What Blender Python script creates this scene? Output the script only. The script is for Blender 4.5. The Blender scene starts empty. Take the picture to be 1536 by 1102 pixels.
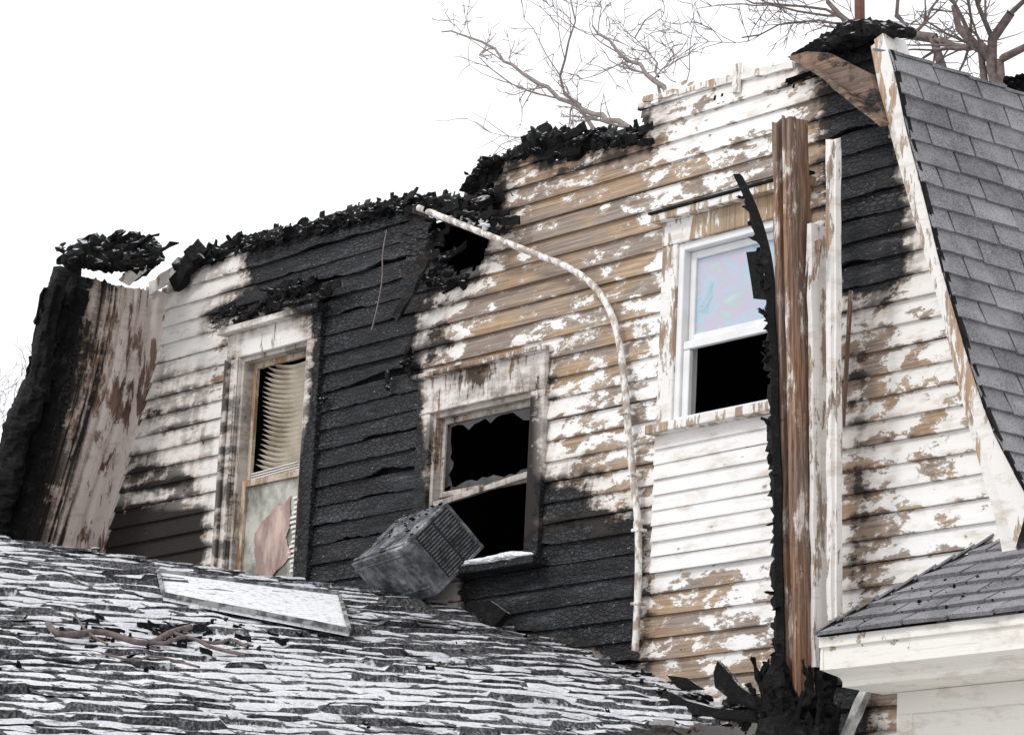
import bpy, math, random
import numpy as np
from mathutils import Vector, Matrix
random.seed(7); rng=np.random.RandomState(11)
sc=bpy.context.scene

# ---------------------------------------------------------------- camera survey
F=5000.0; CX,CY,CZ=15.35,-12.02,1.6
def ray(u,v):
    a=(u-768)/F; b=(v-551)/F
    return (a*.62436-b*.14565-.76740, a*.77971+b*.17498+.60116, a*.04674-b*.97375+.22280)
def P(u,v,y=0.0):
    r=ray(u,v); t=(y-CY)/r[1]
    return Vector((CX+r[0]*t, y, CZ+r[2]*t))
def W(u,v):
    p=P(u,v,0); return (p.x,p.z)
def RZ(x,y): return 4.69-.289*(x+.72)+.1*y
def RP(u,v,h=0.0):
    r=ray(u,v); t=(4.69-.289*(CX+.72)+.1*CY-CZ)/(r[2]+.289*r[0]-.1*r[1])
    return Vector((CX+r[0]*t, CY+r[1]*t, CZ+r[2]*t+h))

cd=bpy.data.cameras.new("camera"); cam=bpy.data.objects.new("camera",cd); sc.collection.objects.link(cam)
m=Matrix(((.62436,.14565,.76740,CX),(.77971,-.17498,-.60116,CY),(.04674,.97375,-.22280,CZ),(0,0,0,1)))
cam.matrix_world=m; cd.sensor_width=36; cd.lens=F/1536*36; cd.clip_end=3000; cd.clip_start=.1
sc.camera=cam

# ---------------------------------------------------------------- noise
TAB=np.random.RandomState(3).rand(256,256)
def vn(x,y,s=0):
    x=np.asarray(x,float)+s*17.31; y=np.asarray(y,float)+s*9.77
    xi=np.floor(x).astype(int); yi=np.floor(y).astype(int); fx=x-xi; fy=y-yi
    fx=fx*fx*(3-2*fx); fy=fy*fy*(3-2*fy)
    a=TAB[xi%256,yi%256]; b=TAB[(xi+1)%256,yi%256]; c=TAB[xi%256,(yi+1)%256]; d=TAB[(xi+1)%256,(yi+1)%256]
    return (a*(1-fx)+b*fx)*(1-fy)+(c*(1-fx)+d*fx)*fy
def fbm(x,y,s=0,o=4):
    r=0;a=.5;t=0
    for i in range(o):
        r=r+a*vn(np.asarray(x)*2**i,np.asarray(y)*2**i,s+i*3.1); t+=a; a*=.5
    return r/t
def sdf(px,pz,poly):
    px=np.asarray(px,float); pz=np.asarray(pz,float)
    d=np.full(px.shape,1e9); ins=np.zeros(px.shape,bool); n=len(poly)
    for i in range(n):
        x0,z0=poly[i]; x1,z1=poly[(i+1)%n]
        ex,ez=x1-x0,z1-z0; wx,wz=px-x0,pz-z0
        t=np.clip((wx*ex+wz*ez)/(ex*ex+ez*ez+1e-12),0,1)
        d=np.minimum(d,np.hypot(wx-t*ex,wz-t*ez))
        c=((z0>pz)!=(z1>pz))
        with np.errstate(divide='ignore',invalid='ignore'):
            xx=x0+(pz-z0)*ex/(ez if abs(ez)>1e-9 else 1e-9)
        ins^=(c&(px<xx))
    return np.where(ins,d,-d)
def WP(l): return [W(u,v) for u,v in l]

# ---------------------------------------------------------------- damage survey of wall (char / soot / paint loss)
charR=[ (WP([(395,350),(600,295),(750,290),(722,400),(660,430),(625,470),(622,530),(636,590),(645,760),(560,900),(450,900),(462,700),(478,620),(486,480),(440,440),(370,470),(320,478),(390,430),(372,392)]),.22),
 (WP([(700,850),(790,840),(822,790),(870,800),(955,785),(955,1000),(890,965),(700,930)]),.26),
 (WP([(815,728),(880,735),(870,760),(815,770)]),.2),
 (WP([(1245,120),(1335,175),(1342,260),(1358,360),(1352,405),(1325,432),(1268,437),(1258,300)]),.16),
 (WP([(742,215),(860,200),(972,180),(972,202),(880,216),(840,240),(790,226),(742,238)]),.1),
 (WP([(1190,80),(1240,60),(1330,60),(1330,150),(1245,120)]),.2),
 (WP([(235,380),(330,350),(330,380),(250,418)]),.1),
 (WP([(1225,1020),(1300,1030),(1290,1110),(1225,1110)]),.3),
]
sootR=[ (WP([(150,740),(315,750),(318,900),(140,900)]),.35,.95),
 (WP([(180,660),(300,690),(315,760),(155,760)]),.35,.78),
 (WP([(240,520),(330,540),(330,700),(195,660)]),.4,.58),
 (WP([(240,430),(400,380),(400,500),(240,540)]),.4,.34),
 (WP([(370,380),(480,400),(480,470),(380,470)]),.25,.85),
 (WP([(625,300),(790,310),(740,400),(690,450),(625,500)]),.4,.7),
 (WP([(620,500),(670,470),(690,520),(640,570)]),.25,.7),
 (WP([(815,700),(880,720),(950,780),(950,900),(815,850)]),.3,.8),
 (WP([(625,545),(835,530),(845,620),(625,640)]),.3,.58),
 (WP([(742,220),(1000,170),(1000,225),(742,262)]),.25,.5),
 (WP([(742,230),(790,230),(770,420),(700,440)]),.3,.45),
 (WP([(1225,90),(1350,160),(1365,430),(1250,450),(1245,180)]),.22,.75),
 (WP([(1262,500),(1310,520),(1320,900),(1262,900)]),.3,.62),
 (WP([(1262,440),(1400,420),(1440,700),(1262,700)]),.4,.30),
 (WP([(1010,1000),(1170,1000),(1170,1110),(1010,1110)]),.4,.22),
 (WP([(788,590),(825,590),(820,850),(783,850)]),.12,.85),
 (WP([(345,520),(370,520),(358,880),(325,880)]),.14,.70),
 (WP([(955,120),(1240,60),(1240,110),(960,170)]),.2,.36),
 (WP([(230,440),(250,440),(180,840),(140,840)]),.12,.45),
]
peelR=[ (WP([(742,200),(1160,150),(1160,300),(1000,330),(1000,480),(742,500)]),.5,.58),
 (WP([(625,430),(1010,400),(1010,640),(830,640),(625,560)]),.4,.53),
 (WP([(820,560),(1000,560),(990,880),(820,880)]),.3,.51),
 (WP([(1255,440),(1500,420),(1560,900),(1262,900)]),.3,.40),
 (WP([(1262,480),(1360,480),(1360,900),(1262,900)]),.3,.48),
 (WP([(960,860),(1170,850),(1170,1110),(960,1110)]),.3,.50),
 (WP([(960,90),(1340,50),(1340,300),(960,300)]),.4,.47),
 (WP([(990,300),(1170,260),(1170,400),(1000,420)]),.2,.5),
 (WP([(1225,1000),(1360,1000),(1360,1110),(1225,1110)]),.2,.62),
]
def fields(x,z):
    x=np.asarray(x,float); z=np.asarray(z,float)
    c=np.zeros(x.shape)
    for poly,w in charR: c=np.maximum(c,np.clip(.5+sdf(x,z,poly)/w,0,1))
    s=c*.9
    for poly in [p for p,_ in charR]: s=np.maximum(s,np.clip(.80+sdf(x,z,poly)/.42,0,1))
    for poly,w,a in sootR: s=np.maximum(s,a*np.clip(.6+sdf(x,z,poly)/w,0,1))
    p=np.full(x.shape,.27)
    for poly,w,a in peelR:
        k=np.clip(.5+sdf(x,z,poly)/w,0,1); p=np.maximum(p,.27+(a-.27)*k)
    return c,s,p

# ---------------------------------------------------------------- node helpers
def newmat(name,spec=.5):
    mt=bpy.data.materials.new(name); mt.use_nodes=True; nt=mt.node_tree; nt.nodes.clear()
    out=nt.nodes.new('ShaderNodeOutputMaterial'); b=nt.nodes.new('ShaderNodeBsdfPrincipled'); b.inputs['Specular IOR Level'].default_value=spec
    nt.links.new(b.outputs[0],out.inputs[0]); return mt,nt,b
class G:
    def __init__(s,nt): s.nt=nt
    def put(s,inp,v):
        if isinstance(v,bpy.types.NodeSocket): s.nt.links.new(v,inp)
        elif v is not None: inp.default_value=v
    def math(s,op,a,b=0.0,clamp=False):
        n=s.nt.nodes.new('ShaderNodeMath'); n.operation=op; n.use_clamp=clamp; s.put(n.inputs[0],a); s.put(n.inputs[1],b); return n.outputs[0]
    def attr(s,name):
        n=s.nt.nodes.new('ShaderNodeAttribute'); n.attribute_name=name; return n.outputs['Fac']
    def pos(s,scale,bid=None):
        if not hasattr(s,'sp'):
            tc=s.nt.nodes.new('ShaderNodeTexCoord'); s.sp=s.nt.nodes.new('ShaderNodeSeparateXYZ'); s.nt.links.new(tc.outputs['Object'],s.sp.inputs[0])
        cb=s.nt.nodes.new('ShaderNodeCombineXYZ')
        for i in range(3):
            v=s.math('MULTIPLY',s.sp.outputs[i],float(scale[i]))
            if i==1 and bid is not None: v=s.math('ADD',v,s.math('MULTIPLY',bid,3.7))
            s.put(cb.inputs[i],v)
        return cb.outputs[0]
    def noise(s,vec,scale=1.0,detail=4.0,rough=.55,dist=0.0):
        n=s.nt.nodes.new('ShaderNodeTexNoise'); s.put(n.inputs['Vector'],vec); n.inputs['Scale'].default_value=scale
        n.inputs['Detail'].default_value=detail; n.inputs['Roughness'].default_value=rough; n.inputs['Distortion'].default_value=dist
        return n.outputs[0]
    def vor(s,vec,scale=1.0,feat='DISTANCE_TO_EDGE'):
        n=s.nt.nodes.new('ShaderNodeTexVoronoi'); n.feature=feat; s.put(n.inputs['Vector'],vec); n.inputs['Scale'].default_value=scale; return n.outputs['Distance']
    def mix(s,f,a,b,mode='MIX'):
        n=s.nt.nodes.new('ShaderNodeMixRGB'); n.blend_type=mode; s.put(n.inputs[0],f)
        for i,v in ((1,a),(2,b)):
            if isinstance(v,tuple): v=(v[0],v[1],v[2],1)
            s.put(n.inputs[i],v)
        return n.outputs[0]
    def thr(s,val,t,gain):
        return s.math('ADD',s.math('MULTIPLY',s.math('SUBTRACT',val,t),gain),.5,True)
    def ramp(s,f,stops):
        n=s.nt.nodes.new('ShaderNodeValToRGB'); s.put(n.inputs[0],f); e=n.color_ramp.elements
        while len(e)<len(stops): e.new(.5)
        for i,(p,c) in enumerate(stops): e[i].position=p; e[i].color=(c[0],c[1],c[2],1)
        return n.outputs[0]
    def bump(s,h,strength=.5,dist=.01):
        n=s.nt.nodes.new('ShaderNodeBump'); n.inputs['Strength'].default_value=strength; n.inputs['Distance'].default_value=dist; s.put(n.inputs['Height'],h); return n.outputs[0]
    def upz(s):
        g=s.nt.nodes.new('ShaderNodeNewGeometry'); sp=s.nt.nodes.new('ShaderNodeSeparateXYZ'); s.nt.links.new(g.outputs['Normal'],sp.inputs[0]); return sp.outputs[2]

PAINT=(.84,.83,.81)
def wood_mat(name,peel=None,char=None,soot=None,vertical=False,wood1=(.49,.365,.24),wood2=(.35,.295,.255),paint=PAINT,pf=(4.4,1,9.5),contrast=3.5):
    mt,nt,b=newmat(name,.32); g=G(nt)
    at=lambda n,v: g.attr(n) if v is None else v
    pe,ch,so=at('peel',peel),at('char',char),at('soot',soot)
    bid=g.attr('bid')
    if vertical: sc1=(11,11,2.6); gr=(60,60,2.2)
    else: sc1=pf; gr=(2.2,1,80)
    vb=g.pos(sc1,bid if not vertical else None); vg=g.pos(gr,bid if not vertical else None)
    n1=g.noise(vb,1.0,8,.70,.1)
    lf=g.noise(g.pos((.9,.9,1.3)),1.0,2,.5)
    t=g.math('ADD',g.math('MULTIPLY',g.math('SUBTRACT',pe,.5),.62),.5)
    t=g.math('ADD',t,g.math('MULTIPLY',g.math('SUBTRACT',lf,.5),.42))
    pm=g.thr(n1,t,70)
    grain=g.noise(vg,1.0,4,.65,.3)
    wn=g.noise(vb,.35,3,.6)
    wood=g.mix(g.thr(wn,.48,6),wood1,wood2)
    wood=g.mix(g.thr(grain,.52,contrast),g.mix(1.0,wood,(.54,.48,.45),'MULTIPLY'),wood)
    prim=g.thr(n1,g.math('SUBTRACT',t,.03),30)
    wood=g.mix(g.math('MULTIPLY',prim,.5),wood,(.64,.55,.46))
    # dark rim along the lifted paint edge
    rim=g.math('MULTIPLY',g.thr(n1,g.math('SUBTRACT',t,.012),90),g.math('SUBTRACT',1.0,pm))
    wood=g.mix(g.math('MULTIPLY',rim,.55),wood,(.16,.12,.09))
    dirt=g.noise(g.pos((4,4,12)),1.0,5,.65)
    pc=g.mix(g.thr(dirt,.40,6),g.mix(1.0,paint,(.76,.71,.66),'MULTIPLY'),paint)
    pc=g.mix(g.math('MULTIPLY',g.thr(g.math('SUBTRACT',1.0,grain),.66,9),.34),pc,(.42,.37,.33))
    col=g.mix(pm,wood,pc)
    # soot staining : cloudy noise + vertical streaks
    sn=g.noise(g.pos((3.2,3.2,9)),1.0,8,.74)
    sv=g.noise(g.pos((13,13,1.1)),1.0,4,.6)
    sn=g.math('ADD',g.math('MULTIPLY',g.math('SUBTRACT',sn,.5),1.9),g.math('ADD',.5,g.math('MULTIPLY',g.math('SUBTRACT',sv,.5),.9)))
    s15=g.math('MULTIPLY',so,1.45,True)
    sf=g.math('MULTIPLY',g.thr(g.math('ADD',sn,g.math('MULTIPLY',so,1.0)),1.10,3.4),s15,True)
    prot=g.math('MULTIPLY',g.math('MULTIPLY',pm,.9),g.math('SUBTRACT',1.0,g.math('MULTIPLY',so,so)))
    sfu=g.math('MULTIPLY',sf,g.math('SUBTRACT',1.25,prot),True)
    col=g.mix(sfu,col,g.mix(g.math('POWER',sf,1.6),(.20,.145,.11),(.020,.017,.015)))
    wash=g.math('MULTIPLY',so,.8,True)
    col=g.mix(wash,col,g.mix(1.0,col,(.72,.62,.55),'MULTIPLY'))
    # char
    cn=g.noise(g.pos((2.6,2.6,6)),1.0,8,.74)
    cm=g.thr(g.math('ADD',ch,g.math('MULTIPLY',g.math('SUBTRACT',cn,.5),2.3)),.46,7)
    an=g.noise(g.pos((1.5,1.5,10),bid if not vertical else None),1.0,7,.76)
    full=(char is None) or (isinstance(char,float) and char>.15)
    cc=g.ramp(an,[(.32,(.003,.003,.0035)),(.47,(.009,.0095,.011)),(.58,(.028,.029,.034)),(.70,(.10,.10,.106))])
    if full:
        cr=g.vor(g.pos((19,19,44),bid if not vertical else None),1.0)
        crm=g.thr(cr,.10,9)                       # 0 in cracks, 1 on blister tops; crack shade painted into the colour
        reg=g.thr(g.noise(g.pos((1.1,1.1,1.6)),1.0,3,.6),.47,7)
        cc=g.mix(g.math('MULTIPLY',reg,g.math('SUBTRACT',1.0,crm)),cc,(.0025,.0025,.003))
        cc=g.mix(g.math('MULTIPLY',g.math('MULTIPLY',reg,crm),.35),cc,(.055,.057,.062))
    rb=g.thr(cn,.66,14)
    cc=g.mix(g.math('MULTIPLY',rb,.5),cc,(.13,.08,.055))
    ash=g.thr(g.noise(g.pos((30,30,46)),1.0,4,.78),.665,20)
    cc=g.mix(g.math('MULTIPLY',ash,.7),cc,(.45,.45,.45))
    col=g.mix(cm,col,cc)
    nt.links.new(col,b.inputs['Base Color'])
    rr=g.math('SUBTRACT',.72,g.math('MULTIPLY',cm,.16)); nt.links.new(rr,b.inputs['Roughness'])
    h=g.math('ADD',g.math('MULTIPLY',pm,.18),g.math('MULTIPLY',grain,.14))
    if full:
        h=g.math('ADD',h,g.math('MULTIPLY',g.math('MULTIPLY',g.math('MINIMUM',cr,.14),cm),4.5)); h=g.math('ADD',h,g.math('MULTIPLY',g.math('MULTIPLY',an,cm),2.4))
    nt.links.new(g.bump(h,.8,.012),b.inputs['Normal'])
    return mt
M_side=wood_mat('weathered_siding')
M_sidew=wood_mat('newer_siding',peel=.20,char=0.0,soot=.05,pf=(6,1,12))
M_trim=wood_mat('rake_trim',peel=.46,char=0.0,soot=.26,vertical=True,wood1=(.66,.46,.29),wood2=(.50,.38,.28))
M_soff=wood_mat('scorched_soffit',peel=.40,char=None,soot=None,vertical=True,wood1=(.34,.23,.19),wood2=(.17,.10,.08),paint=(.72,.65,.61))
M_post=wood_mat('post_wood',peel=.66,char=0.12,soot=.40,vertical=True,wood1=(.33,.20,.125),wood2=(.28,.215,.18),paint=(.7,.66,.62),contrast=8)
M_wbrd=wood_mat('white_board',peel=.38,char=0.0,soot=.32,vertical=True)
M_cas=wood_mat('casing_paint',vertical=True,wood1=(.42,.29,.18))
M_burnw=wood_mat('burnt_sheathing',peel=.75,char=.26,soot=.55,wood1=(.38,.27,.19),wood2=(.24,.19,.165),contrast=6)
M_sash=wood_mat('scorched_sash',peel=.35,char=.12,soot=.58,vertical=True,paint=(.6,.58,.55))

def char_mat(name,snow=.0):
    mt,nt,b=newmat(name,.22); g=G(nt)
    an=g.noise(g.pos((9,9,14)),1.0,7,.78)
    cc=g.ramp(an,[(.36,(.002,.002,.002)),(.52,(.006,.006,.0065)),(.62,(.025,.024,.025)),(.73,(.12,.11,.105))])
    if snow>0:
        up=g.upz(); sn=g.noise(g.pos((22,22,22)),1.0,5,.7)
        k=g.math('MULTIPLY',g.thr(up,.62,6),g.thr(sn,1-snow,14))
        cc=g.mix(k,cc,(.82,.84,.88))
    nt.links.new(cc,b.inputs['Base Color']); b.inputs['Roughness'].default_value=.7
    h=g.noise(g.pos((16,16,30)),1.0,7,.78)
    nt.links.new(g.bump(h,1.0,.06),b.inputs['Normal']); return mt
M_char=char_mat('charred_wood',.49)
M_charp=char_mat('charred_wood_dry',0)
def simple(name,c1,c2,scale=(8,8,8),rough=.6,metal=0.0,bs=.2,bd=.005,detail=5,thr=3):
    mt,nt,b=newmat(name); g=G(nt); n=g.noise(g.pos(scale),1.0,detail,.6)
    nt.links.new(g.mix(g.thr(n,.5,thr),c1,c2),b.inputs['Base Color']); b.inputs['Roughness'].default_value=rough; b.inputs['Metallic'].default_value=metal
    nt.links.new(g.bump(n,bs,bd),b.inputs['Normal']); return mt
M_dark=simple('dark_sooty_interior',(.004,.004,.004),(.012,.010,.009))  # near-black: soot plus the unlit depth of the rooms, painted in
M_vinyl=simple('vinyl_white',(.72,.72,.72),(.83,.83,.83),rough=.35,bs=.03)
M_pipe=simple('conduit_paint',(.38,.31,.26),(.80,.78,.75),(24,24,12),.5,thr=9,detail=7)
M_bark=simple('bark',(.17,.14,.13),(.29,.25,.23),(20,20,20),.9)
M_barkd=simple('bark_dark',(.08,.06,.055),(.19,.15,.14),(20,20,20),.9)
M_blind=simple('blind_fabric',(.60,.53,.42),(.86,.82,.74),(5,5,5),.8)
M_rail=simple('blind_rail',(.7,.68,.62),(.8,.78,.74),(6,6,6),.6)
M_cloth=simple('torn_curtain',(.30,.21,.19),(.60,.46,.40),(8,8,3),.9,bs=.5,bd=.03,thr=5)
M_cloth2=simple('mottled_pane',(.14,.14,.115),(.50,.49,.43),(5,5,4),.3,thr=5)  # patchy dark and pale grey-green tones of the lower pane
M_rust=simple('rust',(.10,.04,.03),(.19,.08,.055),(20,20,20),.8)
M_ground=simple('snowy_ground',(.30,.28,.24),(.80,.81,.84),(.6,.6,.6),.9)
M_cream=wood_mat('bay_paint',peel=.26,char=0.0,soot=.05,paint=(.84,.82,.77),pf=(5,5,5))
def acmat():
    mt,nt,b=newmat('ac_metal'); g=G(nt); n=g.noise(g.pos((6,6,9)),1.0,8,.76)
    c=g.ramp(n,[(.34,(.010,.010,.011)),(.45,(.06,.063,.068)),(.56,(.22,.235,.255)),(.70,(.55,.55,.54))])
    nt.links.new(c,b.inputs['Base Color']); b.inputs['Roughness'].default_value=.45; b.inputs['Metallic'].default_value=.2
    nt.links.new(g.bump(n,.35,.008),b.inputs['Normal']); return mt
M_ac=acmat()
def glassmat():
    mt,nt,b=newmat('sky_reflection_glass'); g=G(nt); n=g.noise(g.pos((2.6,2.6,3.6)),1.0,5,.6,.8)
    c=g.ramp(n,[(.30,(.26,.38,.46)),(.44,(.42,.55,.63)),(.53,(.52,.46,.58)),(.60,(.42,.56,.53)),(.72,(.58,.65,.70))])  # reflected sky and iridescence painted as base colour
    nt.links.new(c,b.inputs['Base Color']); b.inputs['Roughness'].default_value=.1; return mt
M_glass=glassmat()
def shmat(name,c1,c2):
    mt,nt,b=newmat(name); g=G(nt); a=g.attr('bid')
    n=g.noise(g.pos((110,110,110)),1.0,3,.75); l=g.noise(g.pos((3,3,4)),1.0,5,.65)
    c=g.mix(a,c1,c2); c=g.mix(g.thr(n,.5,6),g.mix(1.0,c,(.38,.38,.38),'MULTIPLY'),c)
    c=g.mix(g.math('MULTIPLY',g.thr(l,.55,5),.4),c,(.40,.39,.40))
    c=g.mix(g.math('MULTIPLY',g.thr(l,.36,-9),.5),c,(.06,.058,.06))
    nt.links.new(c,b.inputs['Base Color']); b.inputs['Roughness'].default_value=.85
    nt.links.new(g.bump(n,.6,.004),b.inputs['Normal']); return mt
M_sh=shmat('asphalt_shingles',(.17,.168,.18),(.32,.315,.33))
def snowroof():
    mt,nt,b=newmat('snowy_old_shingles',.2); g=G(nt); s=g.attr('snow')
    n=g.noise(g.pos((18,18,18)),1.0,8,.78); n2=g.noise(g.pos((60,60,60)),1.0,3,.7); lf=g.noise(g.pos((.8,.8,.8)),1.0,3,.6)
    k=g.thr(g.math('ADD',s,g.math('MULTIPLY',g.math('SUBTRACT',n,.5),2.5)),.5,6)
    base=g.ramp(n2,[(.35,(.014,.014,.015)),(.52,(.08,.08,.085)),(.7,(.24,.235,.23))])
    sn=g.mix(g.thr(n2,.5,3),(.56,.56,.59),(.84,.85,.87))
    sn=g.mix(g.math('MULTIPLY',g.thr(lf,.5,4),.45),sn,g.mix(1.0,sn,(.62,.62,.64),'MULTIPLY'))
    nt.links.new(g.mix(k,base,sn),b.inputs['Base Color']); b.inputs['Roughness'].default_value=.85
    nt.links.new(g.bump(g.math('ADD',g.math('MULTIPLY',k,.7),n),.7,.015),b.inputs['Normal']); return mt
M_snroof=snowroof()
def snowmat():
    mt,nt,b=newmat('snow'); g=G(nt); n=g.noise(g.pos((26,26,26)),1.0,7,.75)
    k=g.thr(n,.57,10)
    nt.links.new(g.mix(k,(.78,.79,.81),(.36,.35,.34)),b.inputs['Base Color']); b.inputs['Roughness'].default_value=.9
    nt.links.new(g.bump(n,.5,.01),b.inputs['Normal']); return mt
M_snow=snowmat()

# ---------------------------------------------------------------- mesh helpers
def empty(name):
    e=bpy.data.objects.new(name,None); sc.collection.objects.link(e); return e
HOUSE=empty('burnt_house')
def mk(name,vs,fs,mat,parent=HOUSE,attrs=None,smooth=False,bevel=0):
    me=bpy.data.meshes.new(name)
    me.from_pydata([tuple(v) for v in vs] if not isinstance(vs,np.ndarray) else vs.tolist(),[],fs if isinstance(fs,list) else fs.tolist())
    me.update()
    if attrs:
        for k,a in attrs.items():
            at=me.attributes.new(k,'FLOAT','POINT'); at.data.foreach_set('value',np.asarray(a,dtype=np.float32))
    if smooth:
        me.polygons.foreach_set('use_smooth',[True]*len(me.polygons))
    me.materials.append(mat)
    o=bpy.data.objects.new(name,me); sc.collection.objects.link(o)
    if parent is not None: o.parent=parent
    if bevel:
        b=o.modifiers.new('bevel','BEVEL'); b.width=bevel; b.segments=1; b.limit_method='ANGLE'
    return o
class MB:
    def __init__(s): s.v=[]; s.f=[]; s.b=[]
    def add(s,vs,fs,bid=0):
        o=len(s.v); s.v+= [tuple(v) for v in vs]; s.f+=[tuple(i+o for i in f) for f in fs]; s.b+=[bid]*len(vs)
    def box(s,x0,x1,y0,y1,z0,z1,bid=0):
        L=max(x1-x0,z1-z0); ax=0 if (x1-x0)>=(z1-z0) else 2; n=max(1,min(60,int(L/.05)))
        vs=[];fs=[]
        for i in range(n+1):
            t=i/n
            if ax==0:
                x=x0+(x1-x0)*t; vs+=[(x,y0,z0),(x,y1,z0),(x,y1,z1),(x,y0,z1)]
            else:
                z=z0+(z1-z0)*t; vs+=[(x0,y0,z),(x1,y0,z),(x1,y1,z),(x0,y1,z)]
        for i in range(n):
            for k in range(4):
                a=i*4+k;b=i*4+(k+1)%4; fs.append((b,a,a+4,b+4) if ax==2 else (a,b,b+4,a+4))
        fs.append((0,3,2,1) if ax==0 else (0,1,2,3)); e=n*4; fs.append((e,e+1,e+2,e+3) if ax==0 else (e+3,e+2,e+1,e))
        s.add(vs,fs,bid)
    def prism(s,poly,y0,y1,bid=0):
        n=len(poly); vs=[(x,y0,z) for x,z in poly]+[(x,y1,z) for x,z in poly]
        fs=[tuple(range(n)),tuple(range(2*n-1,n-1,-1))]+[(i,i+n,(i+1)%n+n,(i+1)%n) for i in range(n)]
        s.add(vs,fs,bid)
    def bar(s,a,b,w,h,side=Vector((1,0,0)),seg=1,jit=0.0,bid=0,w2=None,h2=None):
        a=Vector(a);b=Vector(b); d=(b-a).normalized(); n=side-d*side.dot(d); n.normalize(); m_=d.cross(n)
        vs=[];fs=[]; w2=w if w2 is None else w2; h2=h if h2 is None else h2
        for i in range(seg+1):
            t=i/seg; c=a.lerp(b,t); ww=w+(w2-w)*t; hh=h+(h2-h)*t
            for sx,sy in ((-1,-1),(1,-1),(1,1),(-1,1)):
                vs.append(c+n*(sx*ww/2+random.uniform(-jit,jit))+m_*(sy*hh/2+random.uniform(-jit,jit))+d*random.uniform(-jit,jit))
        for i in range(seg):
            for k in range(4):
                p=i*4+k;q=i*4+(k+1)%4; fs.append((p,q,q+4,p+4))
        fs.append((3,2,1,0)); e=seg*4; fs.append((e,e+1,e+2,e+3)); s.add(vs,fs,bid)
    def shard(s,c,size,up=.5,thick=.5,dirv=None):
        c=Vector(c); d=Vector((random.uniform(-1,1),random.uniform(-1,1),random.uniform(-.6,1)+up)) if dirv is None else Vector(dirv)+Vector((random.uniform(-.4,.4),random.uniform(-.4,.4),random.uniform(-.4,.4)))
        d.normalize(); q=d.to_track_quat('Z','Y').to_matrix(); n=random.randint(5,7); vs=[];L=size*random.uniform(.5,1.2)
        lev=[(0,.9),(.35,random.uniform(.8,1.2)),(.7,random.uniform(.6,1.1)),(1.0,random.uniform(.25,.8))]
        offs=[random.uniform(.6,1.4) for _ in range(n)]
        for li,(t,r) in enumerate(lev):
            for k in range(n):
                a=k/n*2*math.pi; rr=size*.42*r*offs[k]*random.uniform(.7,1.3)
                p=Vector((math.cos(a)*rr,math.sin(a)*rr*thick,L*(t-.3)+random.uniform(-.14,.14)*size)); vs.append(c+q@p)
        fs=[tuple(range(n-1,-1,-1)),tuple(range(3*n,4*n))]
        for li in range(3):
            for k in range(n): a=li*n+k;b=li*n+(k+1)%n; fs.append((a,b,b+n,a+n))
        s.add(vs,fs)
    def rope(s,pts,rad,seed=0,step=.02,nr=16,amp=.55,flat=.7):
        P_=[Vector(p) for p in pts]; R=rad if isinstance(rad,list) else [rad]*len(P_)
        cs=[];rs=[];ds=[]
        for i in range(len(P_)-1):
            L=(P_[i+1]-P_[i]).length; n=max(1,int(L/step))
            for k in range(n):
                t=k/n; cs.append(P_[i].lerp(P_[i+1],t)); rs.append(R[i]+(R[i+1]-R[i])*t); ds.append((P_[i+1]-P_[i]).normalized())
        cs.append(P_[-1]); rs.append(R[-1]); ds.append(ds[-1]); vs=[];fs=[]
        for i,(c,r,d) in enumerate(zip(cs,rs,ds)):
            a1=Vector((0,1,0)); a1=(a1-d*a1.dot(d)).normalized(); a2=d.cross(a1); e=.35 if i in (0,len(cs)-1) else 1
            for k in range(nr):
                th=k/nr*2*math.pi; nz=float(fbm(i*.22+seed*5,k*.8+seed,seed,4))-.5; nz2=random.random()-.5; nz3=float(vn(i*.08+seed,seed*3.3,7))-.5
                rr=r*e*(1+amp*2.8*nz+amp*.55*nz2+amp*1.4*nz3)
                vs.append(c+a1*math.cos(th)*rr*flat+a2*math.sin(th)*rr)
        for i in range(len(cs)-1):
            for k in range(nr): a=i*nr+k;b=i*nr+(k+1)%nr; fs.append((a,b,b+nr,a+nr))
        fs.append(tuple(range(nr-1,-1,-1))); e=(len(cs)-1)*nr; fs.append(tuple(range(e,e+nr)))
        s.add(vs,fs)
    def out(s,name,mat,parent=HOUSE,fld=False,dc=0,ds=0,smooth=False,bevel=0,extra=None):
        at={'bid':s.b}
        if fld:
            a=np.array(s.v); c,so,p=fields(a[:,0],a[:,2]); at.update(char=np.clip(c+dc,0,1),soot=np.clip(so+ds,0,1),peel=p)
        if extra: at.update(extra)
        return mk(name,s.v,s.f,mat,parent,at,smooth,bevel)

# ---------------------------------------------------------------- windows layout
def rx(u,v): return W(u,v)[0]
def rz(u,v): return W(u,v)[1]
w1=(rx(358,700),rx(458,700),rz(405,905),rz(408,528))
w2=(rx(650,700),rx(800,700),rz(760,845),rz(725,606))
w3=(rx(1020,500),rx(1188,500),rz(1085,622),rz(1085,352))
def rect(x0,x1,z0,z1): return [(x0,z0),(x1,z0),(x1,z1),(x0,z1)]
holes=[rect(*w1),rect(*w2),rect(*w3)]
ragged=[WP([(648,330),(690,318),(740,345),(728,388),(708,416),(680,405),(652,376)]),
        WP([(1172,118),(1222,110),(1224,121),(1190,128)]),
        WP([(1066,152),(1088,148),(1085,160),(1070,160)])]
OUT=WP([(60,1250),(140,850),(158,785),(183,695),(210,592),(230,505),(240,450),(258,412),(300,392),(345,372),(400,356),(440,346),(500,329),(560,314),(610,303),(660,300),(700,296),(743,296),(742,240),(790,226),(838,238),(870,213),(972,196),(962,148),(1030,130),(1100,116),(1190,92),(1235,72),(1300,52),(1334,60),(1350,180),(1380,300),(1410,400),(1436,500),(1460,600),(1485,690),(1515,790),(1530,900),(1560,1250)])
EXP=.125
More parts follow.
